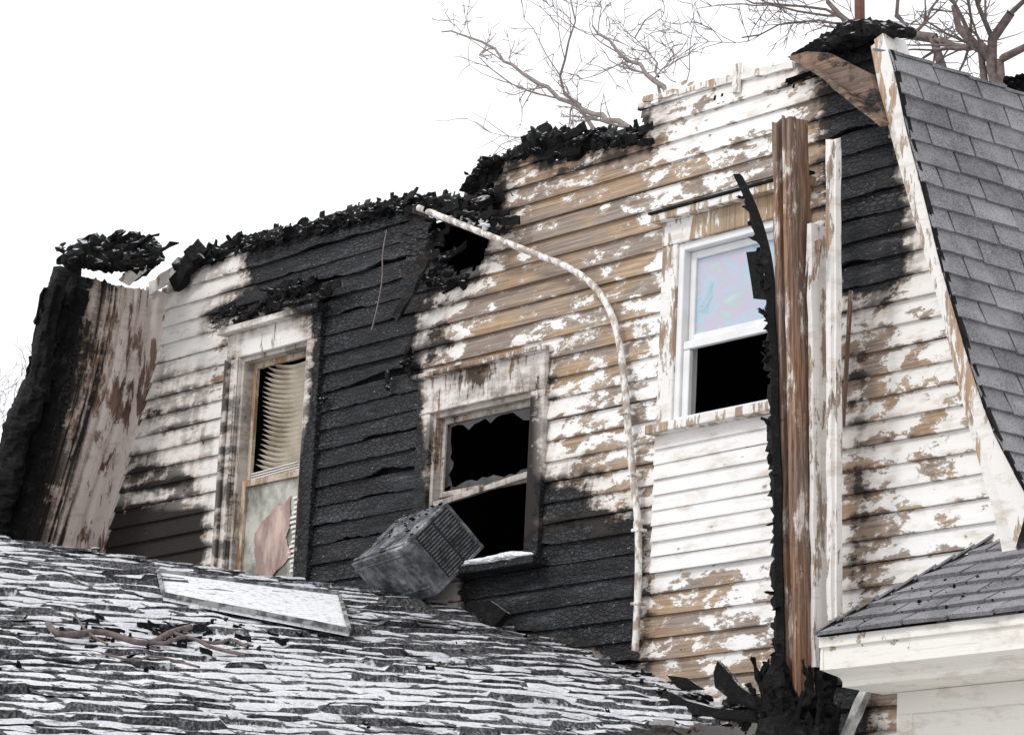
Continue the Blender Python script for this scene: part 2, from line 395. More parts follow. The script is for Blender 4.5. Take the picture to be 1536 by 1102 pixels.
def boards(name,mat,x0,x1,z0,z1,exp,test,ybase=0,dx=.02,flds=True,lip=.021):
    xs=np.arange(x0,x1+dx,dx); nb=int(round((z1-z0)/exp)); V=[];A={'char':[],'soot':[],'peel':[],'bid':[]};Fc=[]
    prof=[(0,0.004),(0,-lip),(.12,-lip*.95),(.35,-lip*.7),(.6,-lip*.45),(.8,-lip*.28),(1.0,-lip*.08)]
    base=0; nx=len(xs)
    for k in range(nb):
        zb=z0+k*exp
        wob=(fbm(xs*.7,np.full(nx,k*3.3),1,2)-.5)*.012
        zz=[];rows=[]
        c0,s0,p0=fields(xs,np.full(nx,zb+exp*.4)) if flds else (np.zeros(nx),)*3
        er=c0*(np.maximum(0,fbm(xs*2.2,np.full(nx,k*7.7),2,5)-.60)*.16+np.maximum(0,fbm(xs*15,np.full(nx,k*3.7),22,3)-.55)*.018)
        edge=(fbm(xs*11,np.full(nx,k*2.7),12,3)-.5)
        split=(vn(xs*1.3,np.full(nx,k*4.9),31)-.5)*.02*c0
        for j,(t,y) in enumerate(prof):
            z=zb+t*exp+wob + (er if j<3 else 0)
            if flds: c,s,p=fields(xs,z)
            else: c=s=np.zeros(nx);p=np.full(nx,.2)
            dy=-(fbm(xs*7,z*11,5,5)-.45)*.020*np.clip(c*1.2,0,1)*(1 if j>0 else 0)+(vn(xs*.9,np.full(nx,k*5.1),8)-.5)*.010-split*(j<4)
            so=s+(.24 if j<3 else (.10 if j>=5 else 0))*(s>.12)*(.5+edge)+(.06 if j<2 else 0)
            rows.append(np.stack([xs,ybase+y+dy,z],1)); A['char'].append(c);A['soot'].append(so);A['peel'].append(p+(.08+.25*edge if j<2 else (.04 if j==2 else (.04 if j==6 else 0))));A['bid'].append(np.full(nx,float(k)+vn(xs*0+k,xs*0,3)*.3))  # lap-edge peel also paints in the shadow line under each board
        V+=rows
        for j in range(len(prof)-1):
            xm=(xs[:-1]+xs[1:])/2; zm=(rows[j][:-1,2]+rows[j+1][:-1,2])/2
            keep=test(xm,zm,zb+exp*.5)
            i=np.nonzero(keep)[0]; a=base+j*nx+i
            Fc.append(np.stack([a,a+1,a+1+nx,a+nx],1))
        base+=len(prof)*nx
    V=np.concatenate(V); Fc=np.concatenate(Fc)
    return mk(name,V,Fc,mat,HOUSE,{k:np.concatenate(v) for k,v in A.items()})
def wtest(x,z,zc,ins=0.0):
    n=(fbm(x*7,z*7,4,4)-.5)
    k=sdf(x+n*.12,z+(fbm(x*5,z*5+9,6,5)-.5)*.24,OUT)>ins
    for h in holes: k&=~(sdf(x,z,h)>-ins*.3)
    for h in ragged: k&=~(sdf(x+n*.15,z+n*.15,h)>0)
    return k
boards('clapboard_wall',M_side,-4.7,4.35,3.05,7.8,EXP,wtest)
# dark sheathing behind the clapboards
gx=np.arange(-4.7,4.4,.04); gz=np.arange(3.05,7.8,.04); X,Z=np.meshgrid(gx,gz)
v=np.stack([X.ravel(),np.full(X.size,.022),Z.ravel()],1)
ii,jj=np.meshgrid(np.arange(len(gz)-1),np.arange(len(gx)-1),indexing='ij'); a=(ii*len(gx)+jj).ravel()
k=wtest(v[a,0]+.02,v[a,2]+.02,None,.035); a=a[k]
mk('wall_sheathing',v,np.stack([a,a+1,a+1+len(gx),a+len(gx)],1),M_charp)
zlo=rz(1080,845)
boards('replacement_clapboards',M_sidew,rx(985,740),rx(1186,740),zlo,w3[2]-.03,.088,lambda x,z,zc:np.ones(len(x),bool),ybase=-.02,dx=.05,flds=False,lip=.014)

mb=MB()
mb.box(-5.2,4.6,.02,.12,0,3.04)
mb.out('lower_wall',M_cream)
mb=MB()
def room(x0,x1,z0,z1,y0=.03,y1=2.6):
    v=[(x0,y0,z0),(x1,y0,z0),(x1,y1,z0),(x0,y1,z0),(x0,y0,z1),(x1,y0,z1),(x1,y1,z1),(x0,y1,z1)]
    mb.add(v,[(0,1,2,3),(4,5,6,7),(3,2,6,7),(0,3,7,4),(1,2,6,5)])
room(-4.1,-1.6,3.1,rz(400,400)-.12); room(-1.58,.6,3.1,rz(660,330)); room(.62,2.95,3.1,rz(1000,175))
mb.out('interior_rooms',M_dark)
# ---------------------------------------------------------------- window joinery
def casing(mb,x0,x1,z0,z1,w,y=-.04,yb=.02,top=None):
    mb.box(x0-w,x0,y,yb,z0,z1,bid=1); mb.box(x1,x1+w,y,yb,z0,z1,bid=2); mb.box(x0-w,x1+w,y-.006,yb,z1,z1+(top or w),bid=3)
def sash(mb,x0,x1,z0,z1,w,y0,y1):
    mb.box(x0,x0+w,y0,y1,z0,z1); mb.box(x1-w,x1,y0,y1,z0,z1); mb.box(x0+w,x1-w,y0,y1,z0,z0+w); mb.box(x0+w,x1-w,y0,y1,z1-w,z1)
# window 1
x0,x1,z0,z1=w1
mb=MB(); casing(mb,x0,x1,z0,z1,.15,-.05,top=.17); mb.box(x0-.20,x1+.19,-.12,.02,z1+.17,z1+.215)
mb.box(x0-.148,x0-.10,-.075,-.052,z0,z1); mb.box(x0-.03,x0-.002,-.065,-.052,z0,z1)
mb.out('tall_window_casing',M_cas,fld=True,ds=.10,bevel=.005)
mb=MB(); mb.box(x0,x0+.03,-.03,.10,z0,z1); mb.box(x1-.03,x1,-.03,.10,z0,z1); mb.box(x0+.03,x1-.03,-.03,.1,z1-.03,z1)
zm=rz(405,716)
mb.out('tall_window_jamb',M_sash,bevel=.003)
M_brnw=wood_mat('stained_sash',peel=.5,char=0.0,soot=.42,vertical=True,wood1=(.42,.27,.14),wood2=(.5,.36,.2),paint=(.6,.52,.42))
mb=MB(); sash(mb,x0+.03,x1-.03,zm-.02,z1-.03,.04,.045,.075); sash(mb,x0+.03,x1-.03,z0,zm+.02,.045,.012,.042); mb.out('tall_window_sash',M_brnw,bevel=.003)
vs=[];fs=[];n=44; bx0,bx1=x0+.11,x1-.05; zt=rz(430,530); zb=rz(415,690)
for i in range(n+1):
    t=i/n; z=zt+(zb-zt)*t; out=i%2
    for k in range(11):
        s=k/10; xx=bx0+(bx1-bx0)*s +.09*(1-t)*(1-s)-.03*math.sin(t*7)*(1-s); zz=z-(.045*math.sin(math.pi*s)+.03*s) +(.012 if out else -.004)
        vs.append((xx,.145-(.085 if out else 0)-.01*math.sin(s*5+t*4),zz))
for i in range(n):
    for k in range(10): a=i*11+k; fs.append((a,a+1,a+12,a+11))
mk('pleated_blind',vs,fs,M_blind)
mb=MB()
for i in range(9):
    z=zb-.03-.017*i; mb.bar((bx0-.10-.01*random.random(),.08,z-.01),(bx1,.08+.01*random.random(),z+.015),.05,.007,side=Vector((0,1,0)))
mb.out('collapsed_blind_slats',M_rail)
def sheet(name,poly,y,mat,wave=.0,n=24):
    xs=[p[0] for p in poly]; zs=[p[1] for p in poly]; a=np.linspace(min(xs),max(xs),n); b=np.linspace(min(zs),max(zs),n*2)
    X,Z=np.meshgrid(a,b); Y=y+wave*(fbm(X*9,Z*3,3,2)-.5); v=np.stack([X.ravel(),Y.ravel(),Z.ravel()],1); f=[]
    xm=(X[:-1,:-1]+X[1:,1:])/2; zm_=(Z[:-1,:-1]+Z[1:,1:])/2
    k=sdf(xm+(fbm(xm*20,zm_*20,1,2)-.5)*.03,zm_,poly)>0
    for i in range(2*n-1):
        for j in range(n-1):
            if k[i,j]: q=i*n+j; f.append((q,q+1,q+n+1,q+n))
    return mk(name,v,f,mat,smooth=True)
sheet('mottled_lower_pane',rect(x0+.07,x1-.07,z0,zm-.02),.034,M_cloth2)
sheet('torn_curtain',WP([(378,800),(392,778),(408,760),(424,752),(432,742),(430,790),(422,805),(432,830),(405,862),(398,900),(374,900),(380,850)]),.022,M_cloth,.02,60)
mb=MB()
for i in range(16):
    z=rz(440,745)-.032*i; mb.bar((x1-.155+.02*math.sin(i),.026,z),(x1-.075,.024,z+.004),.018,.004,side=Vector((0,.3,1)))
mb.out('lower_blind_slats',M_rail)
# window 2
x0,x1,z0,z1=w2
mb=MB(); casing(mb,x0,x1,z0,z1,.13,-.05,top=.22); mb.box(x0-.16,x1+.16,-.10,.02,z1+.22,z1+.25); mb.box(x0-.18,x1+.18,-.12,.02,z0-.05,z0-.002)
mb.out('middle_window_casing',M_cas,fld=True,ds=.08,bevel=.005)
mb=MB(); mb.box(x0,x0+.03,-.02,.10,z0,z1); mb.box(x1-.03,x1,-.02,.10,z0,z1); mb.box(x0+.03,x1-.03,-.02,.1,z1-.03,z1)
mb.out('middle_window_jamb',M_sash)
zm=rz(720,728); mb=MB(); sash(mb,x0+.03,x1-.03,zm-.02,z1-.03,.035,.03,.06)
mb.bar((x0+.0,-.0,zm-.07),(x1-.03,-.0,zm+.01),.03,.035,side=Vector((0,1,0)),seg=6,jit=.003)
mb.out('middle_window_sash',M_sash,bevel=.003)
M_shg=simple('sooty_glass',(.006,.005,.005),(.06,.05,.05),(9,9,9),.3)
mb=MB(); gx0,gx1,gz0,gz1=x0+.065,x1-.065,zm+.015,z1-.065
def teeth(a,b,inw,n,amp):
    h=amp*.5
    for i in range(n):
        p=Vector((a[0]+(b[0]-a[0])*i/n,.045,a[1]+(b[1]-a[1])*i/n)); q=Vector((a[0]+(b[0]-a[0])*(i+1)/n,.045,a[1]+(b[1]-a[1])*(i+1)/n))
        h2=max(.01,min(amp,h+random.uniform(-.5,.5)*amp)); I=Vector((inw[0],0,inw[1]))
        mb.add([p,q,q+I*h2,p+I*h],[(0,1,2,3)]); h=h2
teeth((gx0,gz0),(gx1,gz0),(0,1),16,.05); teeth((gx0,gz1),(gx1,gz1),(0,-1),16,.08); teeth((gx0,gz0),(gx0,gz1),(1,0),12,.08); teeth((gx1,gz0),(gx1,gz1),(-1,0),10,.03)
mb.out('broken_glass',M_shg)
# window 3
x0,x1,z0,z1=w3
mb=MB(); casing(mb,x0,x1,z0-.0,z1,.13,-.045,top=.14); mb.box(x0-.17,x1+.17,-.11,.02,z1+.14,z1+.185); mb.box(x0-.16,x1+.16,-.10,.02,z0-.055,z0-.002)
mb.out('right_window_casing',wood_mat('right_casing',peel=.54,char=0.0,soot=.18,vertical=True,wood1=(.58,.45,.30),wood2=(.48,.38,.28)),bevel=.004)
mb=MB(); mb.box(x0-.18,x1+.2,-.12,-.05,z1+.187,z1+.20); mb.out('scorched_drip_cap',M_charp)
zm=rz(1090,492); mb=MB()
mb.box(x0,x0+.045,-.03,.10,z0,z1); mb.box(x1-.045,x1,-.03,.10,z0,z1); mb.box(x0+.045,x1-.045,-.03,.1,z1-.045,z1); mb.box(x0+.045,x1-.045,-.03,.1,z0,z0+.03)
sash(mb,x0+.047,x1-.047,zm-.03,z1-.047,.045,.02,.05)
mb.box(x0+.047,x1-.047,-.015,.018,zm-.075,zm-.028); mb.box(x0+.047,x0+.10,-.012,.018,z0+.03,zm-.077)
mb.out('vinyl_window_frame',M_vinyl,bevel=.004)
mb=MB(); mb.add([(x0+.09,.036,zm+.015),(x1-.09,.036,zm+.015),(x1-.09,.036,z1-.09),(x0+.09,.036,z1-.09)],[(0,1,2,3)]); mb.out('upper_pane',M_glass)

# ---------------------------------------------------------------- curves
def resample(pts,step):
    P_=[Vector(p) for p in pts]
    C=[]
    for i in range(len(P_)-1):
        p0=P_[max(0,i-1)];p1=P_[i];p2=P_[i+1];p3=P_[min(len(P_)-1,i+2)]
        for k in range(12):
            t=k/12; C.append(.5*((2*p1)+(p2-p0)*t+(2*p0-5*p1+4*p2-p3)*t*t+(3*p1-p0-3*p2+p3)*t**3))
    C.append(P_[-1]); out=[C[0]]; acc=0
    for i in range(1,len(C)):
        a=C[i-1];b=C[i];L=(b-a).length; d=step-acc
        while d<=L: out.append(a.lerp(b,d/L)); d+=step
        acc=(acc+L)%step
    return out
# right rake board
ytr=-.14
Lp=[(1306,70),(1322,150),(1346,240),(1374,340),(1401,430),(1424,520),(1445,610),(1470,700),(1498,800),(1514,902)]
Rp=[(1330,52),(1347,110),(1366,200),(1392,300),(1414,390),(1440,480),(1464,560),(1492,640),(1522,700),(1560,770)]
L3=resample([P(u,v,ytr) for u,v in Lp],.08); R3=resample([P(u,v,ytr) for u,v in Rp],.08)
n=40; Ls=[L3[int(i*(len(L3)-1)/n)] for i in range(n+1)]; Rs=[R3[int(i*(len(R3)-1)/n)] for i in range(n+1)]
vs=[];fs=[]
for a,b in zip(Ls,Rs):
    md=a.lerp(b,.42); md2=a.lerp(b,.46)
    for p,y in ((a,.0),(a,ytr),(md,ytr),(md2,ytr-.03),(b,ytr-.03),(b,.0)): vs.append((p.x,y,p.z))
for i in range(n):
    for k in range(5): a=i*6+k; fs.append((a,a+6,a+7,a+1))
fs.append((0,1,2,3,4,5)); 
mk('right_rake_board',vs,fs,M_trim)
def shingles(name,curve,along,a0,a1,tabw,mat,amin=None,thick=.010,drop=.006,gap=.007):
    along=Vector(along); mb=MB(); 
    for k in range(len(curve)-1):
        p0=curve[k];p1=curve[k+1]; d=(p1-p0); nrm=along.cross(d).normalized()
        if nrm.z<0 and abs(nrm.z)>.02: nrm=-nrm
        elif abs(nrm.z)<=.02 and nrm.x<0: nrm=-nrm
        off=(k%2)*tabw*.5+random.uniform(-.03,.03); a=a0-off
        while a<a1:
            tw_=tabw*random.uniform(.96,1.04)
            s=a+gap; e=a+tw_-gap; lo=a0 if amin is None else max(a0,amin(k+.5)); s=max(s,lo); e=min(e,a1)
            if e-s>.03:
                l=thick+random.uniform(0,.008); c0=p0-d*.08; c1=p1+d*.06
                dv=d.normalized()*random.uniform(-drop,drop); dv2=d.normalized()*random.uniform(-drop,drop)
                A=[c0+along*s+dv,c0+along*e+dv2,c1+along*e,c1+along*s]
                up=[A[0]+nrm*(l+random.uniform(.006,.014)),A[1]+nrm*(l+random.uniform(.006,.014)),A[2]+nrm*.004,A[3]+nrm*.004]; dn=[A[0]+nrm*.002,A[1]+nrm*.002,A[2]-nrm*.004,A[3]-nrm*.004]
                mb.add(up+dn,[(0,1,2,3),(7,6,5,4),(0,4,5,1),(1,5,6,2),(2,6,7,3),(3,7,4,0)],bid=random.random())
            a+=tw_
    return mb.out(name,mat)
cv=resample([P(u,v,ytr-.03) for u,v in Rp][::-1],.135)
shingles('steep_shingled_slope',cv,(0,1,0),-.02,3.0,.33,M_sh)
vs=[];fs=[]
for p in cv: vs+=[(p.x-.012,p.y+.0,p.z-.006),(p.x-.012,p.y+3.0,p.z-.006)]
for i in range(len(cv)-1): fs.append((i*2,i*2+1,i*2+3,i*2+2))
mk('slope_decking',vs,fs,M_charp)
mb=MB()
for i in range(len(cv)-1): mb.bar(cv[i]+Vector((.004,-.01,.0)),cv[i+1]+Vector((.004,-.01,.0)),.022,.02,side=Vector((1,0,0)),jit=.002)
mb.out('rake_drip_edge',M_charp)
tp=cv[-1]
mb=MB()
for i in range(11):
    mb.bar(tp+Vector((-.06,.28*i,.015)),tp+Vector((-.06,.28*i+.29,.03)),.18,.015,side=Vector((1,0,-.35)),bid=random.random())
mb.out('slope_cap_shingles',M_sh)
mb=MB(); mb.box(tp.x-.9,tp.x-.12,.3,3.0,tp.z-.12,tp.z-.03); mb.out('flat_roof_deck',M_charp)
mb=MB()
q=lambda u,v,y=-.1:P(u,v,y)
mb.rope([q(1186,88),q(1225,72),q(1262,58),q(1300,46),q(1345,46),q(1372,52)],[.015,.03,.04,.045,.035,.02],3,flat=1.2,amp=.75)
mb.rope([P(1255,48,.1),P(1290,42,.1),P(1335,42,.1),P(1375,50,.2)],[.03,.04,.035,.02],5,amp=.8)
for i in range(46):
    u=random.uniform(1190,1360); mb.shard(P(u,86-.26*(u-1190)+random.uniform(-4,10) if u<1340 else 48,random.uniform(-.2,.2)),random.uniform(.03,.09),.0)
for i in range(4):
    a=P(1200+i*30,84-i*8,-.1); mb.bar(a,a+Vector((.25,.05,.05+random.uniform(-.06,.0))),.12,.02,side=Vector((0,1,.2)),seg=5,jit=.012)
for i in range(22):
    mb.shard(P(random.uniform(1512,1545),random.uniform(118,150),2.4),random.uniform(.05,.12),.0)
mb.out('charred_ridge_remains',M_char)
mb=MB(); mb.prism([ (P(u,v,-.16).x,P(u,v,-.16).z) for u,v in [(1182,86),(1212,78),(1245,80),(1308,112),(1330,186),(1300,166),(1262,140),(1236,118)]][::-1],-.17,-.14)
mb.bar(P(1218,100,-.2),P(1326,186,-.2),.05,.03,side=Vector((0,1,0)),seg=8,jit=.006)
mb.out('eave_bracket_boards',M_burnw)
mb=MB(); mb.bar(P(1290,64,.1),P(1289,-20,.1),.04,.04,seg=1); mb.out('vent_pipe',M_rust)
mb=MB(); mb.bar(P(1104,140,-.03),P(1106,96,-.03),.055,.02,seg=4,jit=.006); mb.bar(P(1060,128,-.02),P(1190,98,-.02),.04,.02,side=Vector((0,0,1)),seg=10,jit=.006)
mb.bar(P(965,150,-.02),P(1060,128,-.02),.03,.02,side=Vector((0,0,1)),seg=10,jit=.006); mb.out('broken_frieze_strip',M_trim)

# ---------------------------------------------------------------- left rake (flared) soffit
Cc=resample([P(u,v,0) for u,v in [(226,430),(222,470),(205,560),(182,650),(155,740),(128,830),(100,920)]],.05)
prof=[]; ys=np.linspace(0,-.66,95)
for y in ys:
    t=min(1,-y/.56); ph=(t*5.2)%1; r=.030*abs(math.sin(math.pi*ph))**.6+(.035 if .20<t<.27 else 0)+(.02 if t>.72 else 0)-(.03 if abs(t-.52)<.012 else 0); prof.append((y,r))
vs=[];fs=[];nc=len(prof);cc=[];ss=[];pp=[]
for i,p in enumerate(Cc):
    hh=i/len(Cc)
    for j,(y,r) in enumerate(prof):
        top=.10*float(fbm(j*.25,3.3,19,3)) if i==0 else 0
        vs.append((p.x+r+.008*float(vn(i*.3,j*.2,2)),y,p.z-top)); t=-y/.56
        st=float(fbm(j*.33,i*.05,9,3)); cc.append(max(0,min(1,(t-.86)*5+max(0,st-.62)*2.5+max(0,t-.45)*hh*1.0))); ss.append(min(1,.14+.7*max(0,t-.2)+.5*t*hh+1.5*max(0,st-.52)+(.22 if r<.012 else 0)+max(0,.25-hh*3))); pp.append(.36+.16*t)  # tone set darker in grooves, outward, downward and at the top
for i in range(len(Cc)-1):
    for j in range(nc-1): a=i*nc+j; fs.append((a,a+1,a+nc+1,a+nc))
mk('left_rake_soffit',vs,fs,M_soff,HOUSE,{'char':cc,'soot':ss,'peel':pp,'bid':np.zeros(len(vs))},smooth=False)
vs=[];fs=[]; E3=resample([P(u,v,-.03) for u,v in [(250,440),(240,500),(219,590),(193,680),(168,770),(148,850),(125,930)]],.06); n=40
for i in range(n+1):
    a=Cc[int(i*(len(Cc)-1)/n)]; b=E3[int(i*(len(E3)-1)/n)]
    vs+=[(a.x-.01,-.032,a.z),(b.x,-.032,b.z),(b.x,.01,b.z)]
for i in range(n): a=i*3; fs+=[(a,a+1,a+4,a+3),(a+1,a+2,a+5,a+4)]
o=mk('left_trim_strip',vs,fs,M_soff,HOUSE,{'char':[0]*len(vs),'soot':[.26]*len(vs),'peel':[.38]*len(vs),'bid':[0]*len(vs)})
mb=MB()
pts=[P(112,398,-.64),P(98,470,-.64),P(80,560,-.64),P(62,640,-.64),P(40,730,-.64),P(10,830,-.64),P(-30,930,-.64)]
mb.rope(pts,[.08,.11,.12,.13,.15,.17,.2],7,amp=.22,flat=.45,step=.02)
pts=[P(94,400,-.8),P(74,470,-.8),P(58,560,-.8),P(30,640,-.8),P(5,730,-.8),P(-30,830,-.8)]
mb.rope(pts,[.07,.09,.11,.14,.16,.2],8,amp=.28,flat=.6,step=.02)
for i in range(110):
    t=random.random(); k=min(len(pts)-2,int(t*5)); p=pts[k].lerp(pts[k+1],t*5-k)+Vector((random.uniform(-.10,.08),random.uniform(-.05,.2),0)); d=(pts[k+1]-pts[k]).normalized()
    mb.bar(p,p+d*random.uniform(.06,.30),random.uniform(.02,.08),.02,side=Vector((random.uniform(-.6,.6),1,0)),seg=4,jit=.012)
mb.out('charred_left_rake',M_charp)
mb=MB()
mb.rope([P(92,392,-.75),P(130,384,-.6),P(180,382,-.45),P(240,380,-.2)],[.07,.11,.13,.10],11,amp=.45)
mb.rope([P(105,380,-.7),P(118,374,-.6),P(200,366,-.3),P(243,378,-.1)],[.04,.05,.08,.05],12,amp=.6)
mb.rope([P(185,420,-.3),P(215,400,-.2),P(240,375,-.1)],[.04,.06,.06],13)
for i in range(50):
    u=random.uniform(90,245); mb.shard(P(u,384+random.uniform(-22,20),random.uniform(-.8,-.1)),random.uniform(.03,.10),.2)
for i in range(16):
    u=random.uniform(90,230); a=P(u,388+random.uniform(-20,12),random.uniform(-.7,-.2)); mb.bar(a,a+Vector((random.uniform(.1,.4),random.uniform(-.1,.1),random.uniform(-.02,.08))),.07,.015,side=Vector((0,1,.3)),seg=5,jit=.012)
mb.bar(P(262,430,-.08),P(302,366,-.08),.14,.05,side=Vector((1,0,0)),seg=8,jit=.022)
mb.out('charred_cornice_left',M_char)
mb=MB(); mb.bar(P(186,424,-.35),P(218,396,-.3),.10,.02,side=Vector((0,1,0)),seg=3,jit=.008); mb.bar(P(224,434,-.05),P(262,408,-.04),.10,.02,side=Vector((0,0,1)),seg=4,jit=.01); mb.out('split_soffit_board',M_trim)
# charred roof edge : burnt board ends and thin crust
mb=MB()
def edge(pts,rad,seed,y=-.02,amp=.5,sh=0,size=.08,up=.1,yy=.10,stub=0,teeth_=0):
    ps=[P(u,v,y) for u,v in pts]; rad=[r*.66 for r in rad] if isinstance(rad,list) else rad*.66
    mb.rope(ps,rad,seed,amp=amp)
    for i in range(sh):
        k=random.randrange(len(ps)-1); p=ps[k].lerp(ps[k+1],random.random()); mb.shard(p+Vector((random.uniform(-.03,.03),random.uniform(-yy,yy),random.uniform(-.05,.04))),size*random.uniform(.3,1.2),up)
    for i in range(stub):
        k=random.randrange(len(ps)-1); p=ps[k].lerp(ps[k+1],random.random())+Vector((0,random.uniform(-yy*.5,yy),random.uniform(-.06,.03))); L=random.uniform(.06,.26)
        mb.bar(p,p+Vector((L,random.uniform(-.04,.04),L*random.uniform(-.15,.3))),random.uniform(.02,.06),random.uniform(.008,.02),side=Vector((0,random.uniform(-.4,.4),1)),seg=6,jit=.009)
    for i in range(teeth_):
        k=random.randrange(len(ps)-1); p=ps[k].lerp(ps[k+1],random.random())+Vector((0,random.uniform(-.03,yy),-.06)); L=random.uniform(.06,.16)
        mb.bar(p,p+Vector((random.uniform(-.04,.05),random.uniform(-.03,.03),L)),random.uniform(.04,.11),.012,side=Vector((1,random.uniform(-.4,.4),0)),seg=5,jit=.012,w2=.03)
edge([(312,384),(350,372),(400,360),(440,350),(500,333),(560,316),(612,306)],[.05,.06,.07,.06,.06,.06,.05],21,sh=36,size=.08,stub=40,teeth_=46,amp=.8)
edge([(305,388),(360,364),(420,354),(480,338),(560,320),(640,310)],.05,31,y=.12,sh=12,stub=14,amp=.8,size=.07,teeth_=26)
edge([(600,312),(625,306),(680,306),(745,312)],[.05,.06,.05,.04],22,sh=20,size=.07,stub=20,teeth_=12)
edge([(640,328),(690,320),(745,335)],[.03,.04,.03],23,y=-.15,sh=12,size=.06,stub=12)
edge([(748,312),(730,290),(728,265),(745,245)],[.05,.06,.07,.05],24,sh=26,size=.12,stub=6)
edge([(700,292),(715,275),(742,262)],[.04,.06,.06],34,y=.1,sh=14,size=.10)
edge([(745,240),(790,226),(835,234)],[.015,.02,.03],25,sh=12,size=.05,stub=12)
edge([(790,222),(812,214),(850,212),(885,212)],[.04,.06,.06,.04],26,sh=20,size=.11,up=.5,stub=8,teeth_=14,amp=.8)
edge([(835,238),(872,214),(920,206),(968,200)],[.025,.03,.03,.015],27,sh=18,size=.055,up=.1,stub=22,teeth_=12)
edge([(640,415),(668,432),(705,412)],[.03,.04,.03],28,sh=26,size=.06,up=-.3)
edge([(652,345),(645,375),(662,400)],[.03,.04,.04],29,sh=16,size=.06,up=-.2,stub=8)
for (u,v,s) in [(816,208,.16),(846,216,.14),(878,210,.12),(438,352,.1),(712,282,.15),(612,307,.1),(738,250,.12),(900,206,.1),(290,388,.14),(275,402,.14)]:
    for k in range(2): mb.shard(P(u+random.uniform(-6,6),v+random.uniform(-3,3),random.uniform(-.05,.05)),s,.9,.4)
edge([(322,478),(370,468),(420,460),(486,442)],[.012,.02,.02,.015],30,y=-.11,sh=26,size=.035,up=0,yy=.04,stub=16)
edge([(388,434),(430,436),(455,420)],[.015,.02,.015],35,y=-.05,sh=10,size=.045,up=0,yy=.02,stub=14)
edge([(612,524),(610,545),(618,568)],[.02,.06,.03],36,y=-.06,sh=10,size=.06,up=-.5,yy=.02)
edge([(580,555),(582,575)],[.02,.03],37,y=-.05,sh=4,size=.04,up=0,yy=.02)
edge([(484,590),(486,605)],[.02,.03],38,y=-.05,sh=4,size=.04,up=0,yy=.02)
mb.out('charred_roof_edge',M_char)
mb=MB()
for k in range(12):
    mb.bar(P(606+random.uniform(-8,10),325+k*9+random.uniform(-4,4),-.05),P(645+random.uniform(-14,6),330+k*8,-.03),.045,.010,side=Vector((0,0,1)),seg=3,jit=.008)
mb.bar(P(640,382,-.22),P(594,478,-.10),.08,.03,side=Vector((1,0,0)),seg=8,jit=.008,w2=.05)
mb.bar(P(622,312,-.16),P(748,352,-.08),.05,.03,seg=8,jit=.008)
mb.out('burnt_rafter_ends',wood_mat('burnt_timber',peel=.95,char=.5,soot=.8,wood1=(.30,.2,.12)))
mb=MB()
for i in range(26):
    u=random.uniform(635,740); t=(u-635)/105; mb.shard(P(u,322+t*18+random.uniform(-5,4),-.17),random.uniform(.02,.05),0,.5)
mb.out('cavity_snow',M_snow)
mb=MB(); x0,x1,z0,z1=w2
mb.rope([(x0+.62*(x1-x0)-.1,-.10,z0+.012),(x1,-.10,z0+.014),(x1+.15,-.09,z0+.006)],[.02,.028,.012],4,amp=.25,flat=1.6); mb.out('sill_snow',M_snow)

# ---------------------------------------------------------------- conduit
def tube(name,pts,r,mat,parent=None,smoothc=True):
    c=bpy.data.curves.new(name,'CURVE'); c.dimensions='3D'; c.bevel_depth=r; c.bevel_resolution=3; s=c.splines.new('POLY'); 
    pp=resample(pts,.06); s.points.add(len(pp)-1)
    for a,b in zip(s.points,pp): a.co=(b.x,b.y,b.z,1)
    c.materials.append(mat); o=bpy.data.objects.new(name,c); sc.collection.objects.link(o)
    if parent: o.parent=parent
    return o
tube('hanging_wire',[P(580,345,-.05),P(574,380,-.06),P(573,420,-.06),P(566,460,-.06),P(556,500,-.05)],.004,M_bark,HOUSE)
PIPE=empty('conduit_pipe')
tube('bent_tube',[P(628,312,-.22),P(680,332,-.2),(P(740,356,-.16)),P(800,380,-.12),P(850,400,-.10),P(885,424,-.09),P(910,456,-.08),P(926,500,-.07),P(935,560,-.07),P(942,640,-.07),P(950,720,-.07),P(957,790,-.07),P(957,880,-.07),P(952,990,-.07)],.021,M_pipe,PIPE)
mb=MB()
for v,u in ((620,941),(712,950),(795,957),(905,956)):
    p=P(u,v,-.07); mb.box(p.x-.036,p.x+.036,-.095,-.03,p.z-.009,p.z+.009)
mb.out('clamps',M_pipe,PIPE,bevel=.004)
for v,u in ((790,957),): 
    p=P(u,v,-.07); tube('coupling',[p+Vector((0,0,-.03)),p+Vector((0,0,.03))],.028,M_pipe,PIPE)

# ---------------------------------------------------------------- leaning post group
POST=empty('wooden_post')
def post_profile(name,b,t,prof,mat,seg=60,jag=0,parent=POST,wob=.004):
    vs=[];fs=[];n=len(prof); jg=[random.uniform(-1,0)*jag for _ in prof]
    for i in range(seg+1):
        k=i/seg; c=b.lerp(t,k)
        for ji,(x,y) in enumerate(prof):
            top=(jg[ji] if i==seg else 0)
            vs.append((c.x+x+wob*(float(fbm(k*14,x*40,2,3))-.5),c.y+y+wob*(float(fbm(k*14,y*40,5,3))-.5),c.z+top))
    for i in range(seg):
        for j in range(n): a=i*n+j;q2=i*n+(j+1)%n; fs.append((a,q2,q2+n,a+n))
    fs.append(tuple(range(n-1,-1,-1))); e=seg*n; fs.append(tuple(range(e,e+n)))
    return mk(name,vs,fs,mat,parent,{'bid':[0]*len(vs)})
pb=P(1176,1130,-.5); pt=P(1157,176,-.5)
post_profile('channel_post',pb,pt,[(0,0),(.035,0),(.038,.008),(.04,.035),(.075,.035),(.08,-.004),(.105,-.004),(.108,.004),(.13,.004),(.13,.05),(.13,.052),(.122,.058),(.13,.064),(.125,.15),(0,.15)],M_post,jag=.05,wob=.012)
